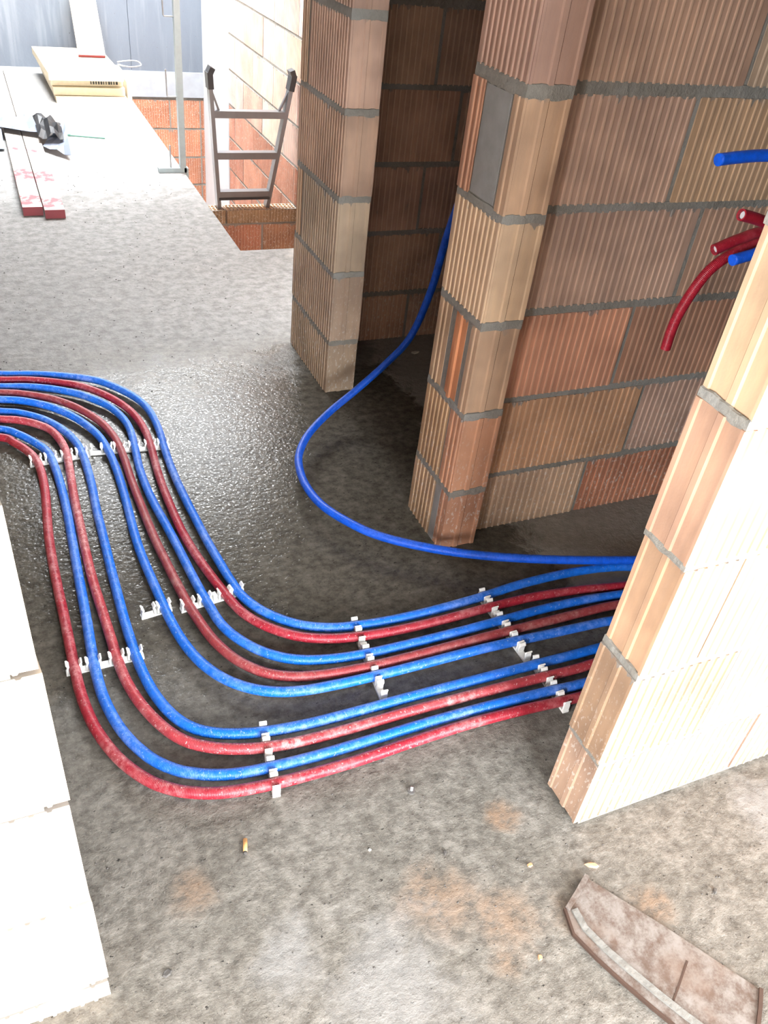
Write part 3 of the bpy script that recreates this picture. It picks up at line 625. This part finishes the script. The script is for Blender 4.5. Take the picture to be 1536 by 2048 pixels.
# leaning plank: foot on the stack, head on the wall
pl = G(); a = Vector((.848, 7.36, .2)); bb = Vector((.872, 7.93, .62)); d = (bb-a).normalized(); nrm = Vector((1, 0, 0)).cross(d).normalized()
hw = .098; th = .022; LL = 2.1; v = []
ob_pl = empty('leaning_plank', (a.x, a.y, a.z)); tag(ob_pl, 'pale wide plank leaning from the board stack onto the wall', 'plank')
sxv = Vector((1, 0, 0)); top = 0.70
def pq(s_, t_, n_): return sxv*s_+d*t_+nrm*n_
v = [pq(sx*hw, tt, nn) for tt in (.004, top) for sx, nn in ((-1, .002), (1, .002), (1, .002+th), (-1, .002+th))]
ob('board', mesh('board', v, [(3,2,1,0),(4,5,6,7),(0,1,5,4),(1,2,6,5),(2,3,7,6),(3,0,4,7)], 'palewood'), ob_pl)
v = [pq(sx*hw, tt, nn) for tt in (.0, .004) for sx, nn in ((-1, .002), (1, .002), (1, .002+th), (-1, .002+th))]
ob('painted_end', mesh('painted_end', v, [(3,2,1,0),(4,5,6,7),(0,1,5,4),(1,2,6,5),(2,3,7,6),(3,0,4,7)], 'redend'), ob_pl)
# two planks with red ends
for i, (xa, xb, y0, lab) in enumerate(((.113, .206, 4.475, 'long plank with red painted end, left of the pair'), (.212, .306, 4.425, 'long plank with red painted end, right of the pair'))):
    e = empty('red_ended_plank', (xa, y0, 0)); tag(e, lab, 'plank', 'long planks with red ends')
    wd = xb-xa; ob('board', G().box(0, wd, .003, 3.3, .0, .042).build('board', 'redplank'), e)
    ob('painted_end', G().box(-.0005, wd+.0005, 0, .003, .0, .0425).build('painted_end', 'redend'), e)
    if i == 0: pass
# crumpled plastic sheet over the planks
def sheet(name, quad, nx, ny, zf, mat, th=.002):
    a, b, c, d_ = (Vector((*p, 0)) for p in quad); V = []; F = []
    for j in range(ny+1):
        for i in range(nx+1):
            u, w_ = i/nx, j/ny; p = (a*(1-u)+b*u)*(1-w_)+(d_*(1-u)+c*u)*w_; V.append((p.x, p.y, zf(u, w_)))
    n = len(V); V += [(x, y, z+th) for x, y, z in V]
    for j in range(ny):
        for i in range(nx):
            k = j*(nx+1)+i; F.append((k, k+nx+1, k+nx+2, k+1)); F.append((n+k, n+k+1, n+k+nx+2, n+k+nx+1))
    return mesh(name, V, F, mat, smooth=False)
rp = random.Random(11)
sh = empty('plastic_sheet', (0, 0, 0)); tag(sh, 'crumpled black and grey plastic sheet lying over the planks', 'plastic sheet')
h1 = [[rp.uniform(0, .06) for _ in range(12)] for _ in range(12)]
def zf1(u, w_): return .06+.045*math.sin(3.1*u)*math.sin(3.1*w_)+h1[int(u*6)][int(w_*6)]*.7
ob('black_fold', sheet('black_fold', [(.295, 5.62), (.435, 5.60), (.455, 5.98), (.30, 6.15)], 6, 6, zf1, 'black_film'), sh)
h2 = [[rp.uniform(0, .03) for _ in range(12)] for _ in range(12)]
ob('grey_fold', sheet('grey_fold', [(.00, 5.92), (.31, 5.72), (.285, 6.16), (.05, 6.15)], 6, 4, lambda u, w_: .046+.025*u*u+h2[int(u*6)][int(w_*4)], 'film'), sh)
ob('pale_flap', sheet('pale_flap', [(.31, 5.60), (.45, 5.40), (.475, 5.92), (.40, 5.74)], 4, 4, lambda u, w_: .012+.06*w_+.01*u+h2[int(u*4)+2][int(w_*4)+1]*.8, 'film'), sh)
ob('hanging_flap', sheet('hanging_flap', [(-.13, 5.55), (.095, 5.60), (.10, 5.98), (-.13, 6.05)], 4, 4, lambda u, w_: .004+.06*w_+h2[int(u*4)+1][int(w_*4)], 'film'), sh)
tag(ob('thin_rod', G().tube([(.492, 5.944, .005), (.708, 5.877, .005)], .005, 8).tube([(.488, 5.945, .007), (.505, 5.940, .007)], .009, 8).build('thin_rod', 'green')), 'thin green metal rod lying on the bright floor', 'rod')
tag(ob('bent_wire', G().tube(catmull([(.66, 6.70, .006), (.69, 6.765, .03), (.80, 6.755, .012), (.92, 6.70, .005), (.99, 6.72, .005)], .02), .005, 6).build('bent_wire', 'frame')), 'bent white wire lying before the board stack', 'wire')
tag(ob('wire_loop', G().tube(catmull([(1.03, 7.35, .18), (1.12, 7.36, .19), (1.19, 7.37, .185), (1.20, 7.30, .17), (1.12, 7.26, .165), (1.06, 7.25, .172), (1.02, 7.26, .18)], .02), .005, 6).build('wire_loop', 'wire')), 'grey wire loop sticking out right of the board stack', 'wire')

# ------------------------------------------------------------------ rusty sheet scrap in the foreground
sc = empty('metal_scrap', (.9, .4, 0)); tag(sc, 'flat rusty sheet scrap with a cement-crusted curved edge on the floor', 'scrap')
out = [(.848, .561), (.777, .518), (.766, .473), (.782, .423), (.805, .367), (.826, .321), (.848, .276), (.90, .19), (.985, .222), (1.034, .267), (.941, .420)]
loc = [(x-.9, y-.4) for x, y in out][::1]
ar = sum(loc[i][0]*loc[(i+1) % len(loc)][1]-loc[(i+1) % len(loc)][0]*loc[i][1] for i in range(len(loc)))
if ar < 0: loc.reverse()
ob('plate', G().prism(loc, .003, .007).build('plate', 'rust'), sc)
def edge(name, pts, wd, z0, z1, mat):
    g = G(); P = [Vector((x-.9, y-.4, 0)) for x, y in pts]; Lf, Rt = [], []
    for i, p in enumerate(P):
        tt = (P[min(i+1, len(P)-1)]-P[max(i-1, 0)]).normalized(); nn = Vector((-tt.y, tt.x, 0)); Lf.append(p+nn*wd/2); Rt.append(p-nn*wd/2)
    o_ = [(q.x, q.y) for q in Rt]+[(q.x, q.y) for q in reversed(Lf)]; g.prism(o_, z0, z1); ob(name, g.build(name, mat), sc)
edge('folded_lip', [(.852, .560), (.815, .538), (.778, .517)], .010, .003, .012, 'rust')
edge('folded_lip', [(.774, .520), (.763, .473), (.779, .422), (.802, .366), (.823, .320), (.845, .275), (.893, .19)], .005, .001, .0085, 'rustdark')
edge('folded_lip', [(.985, .222), (1.012, .245), (1.036, .268)], .007, .003, .011, 'rustdark')
edge('cement_crust', [(.790, .512), (.789, .475), (.804, .428), (.828, .373), (.850, .326), (.872, .283), (.905, .225)], .013, .006, .0105, 'cement')
edge('cut_slot', [(.938, .356), (.905, .334), (.868, .310)], .0035, .0068, .0078, 'rustdark')

# ------------------------------------------------------------------ small litter
c = empty('cigarette_butt', (.2385, .8465, .0038), math.radians(75)); tag(c, 'cigarette butt with cork-coloured paper lying on the floor', 'cigarette')
ob('filter', G().tube([(-.010, 0, 0), (.0165, 0, 0)], .0042, 10).build('filter', 'cork', True), c)
ob('burnt_tip', G().tube([(-.0155, .0005, -.0003), (-.010, 0, 0)], .0038, 10).build('burnt_tip', 'ash', True), c)
def chip(name, label, cat, x, y, sx, sy, sz, rot, mat, group=None):
    rr = random.Random(int(x*1000)+int(y*777)); n = 6; o_ = []
    for k in range(n): an = 2*math.pi*k/n; q = rr.uniform(.75, 1.1); o_.append((math.cos(an)*sx*q, math.sin(an)*sy*q))
    v = [(a_, b_, 0) for a_, b_ in o_]+[(a_*.7, b_*.75, sz*rr.uniform(.75, 1)) for a_, b_ in o_]
    f = [tuple(range(n-1, -1, -1)), tuple(range(n, 2*n))]+[(i, (i+1) % n, n+(i+1) % n, n+i) for i in range(n)]
    tag(ob(name, mesh(name, v, f, mat), None, (x, y, 0), (0, 0, rot)), label, cat, group)
chip('brick_chip', 'orange brick chip by the rusty sheet and doorway wall', 'chip', .880, .578, .016, .006, .006, -.5, 'chip')
chip('brick_chip', 'tiny orange brick chip left of the rusty sheet', 'chip', .759, .622, .008, .005, .004, .3, 'chip')
chip('brick_chip', 'small orange clay crumb beside the rusty stain', 'chip', .683, .461, .007, .006, .004, .8, 'chip')
chip('paper_scrap', 'pale scrap lying at the foot of the ribbed wall', 'scrap', 1.83, 1.52, .05, .03, .002, .4, 'paper')
chip('paper_scrap', 'small white scrap on the dark closet floor', 'scrap', 1.471, 2.714, .022, .012, .003, .2, 'paper')
chip('pebble', 'dark pebble right of the rusty sheet', 'pebble', 1.087, .447, .008, .005, .005, .9, 'pebble')
chip('pebble', 'dark gravel crumb near the left doorway wall', 'pebble', .052, .668, .011, .007, .004, .2, 'pebble')
chip('pebble', 'small grey pebble in the middle of the floor', 'pebble', .608, .704, .007, .004, .004, 1.1, 'pebble')
chip('pebble', 'tiny white stone below the pipes, mid floor', 'pebble', .468, .760, .004, .003, .003, 0, 'paper')
s_ = empty('screw_anchor', (.602, .854, 0), .6); tag(s_, 'small steel screw washer lying below the pipes', 'screw')
ob('washer', G().tube([(0, 0, 0), (0, 0, .003)], .0085, 12).build('washer', 'steel'), s_)
ob('bolt', G().tube([(0, 0, .003), (.004, .002, .010)], .0035, 8).build('bolt', 'steel'), s_)
# loose grit: one uncountable scatter
rg = random.Random(5); g = G()
for _ in range(900):
    if rg.random() < .55: x, y = rg.uniform(-.05, 1.6), rg.uniform(.15, .95)
    else: x, y = rg.uniform(-.2, 1.0), rg.uniform(2.6, 5.2)
    if .75 < x < 1.05 and .18 < y < .58: continue
    if y > .63 and x > .86 and y < .8: continue
    if y > 3.8 and .05 < x < .35: continue
    if .93 < x and 2.3 < y: continue
    s = rg.uniform(.0008, .0028)*(1.6 if y > 2 else 1); an = rg.uniform(0, 3); ca, sa = math.cos(an)*s, math.sin(an)*s
    g.add([(x+ca, y+sa, 0), (x-sa, y+ca, 0), (x-ca, y-sa*.6, 0), (x+sa, y-ca, 0), (x, y, s*.9)], [(0, 1, 4), (1, 2, 4), (2, 3, 4), (3, 0, 4)])
tag(ob('grit', g.build('grit', 'pebble')), 'fine dark grit scattered over the concrete floor', 'grit', kind='stuff')
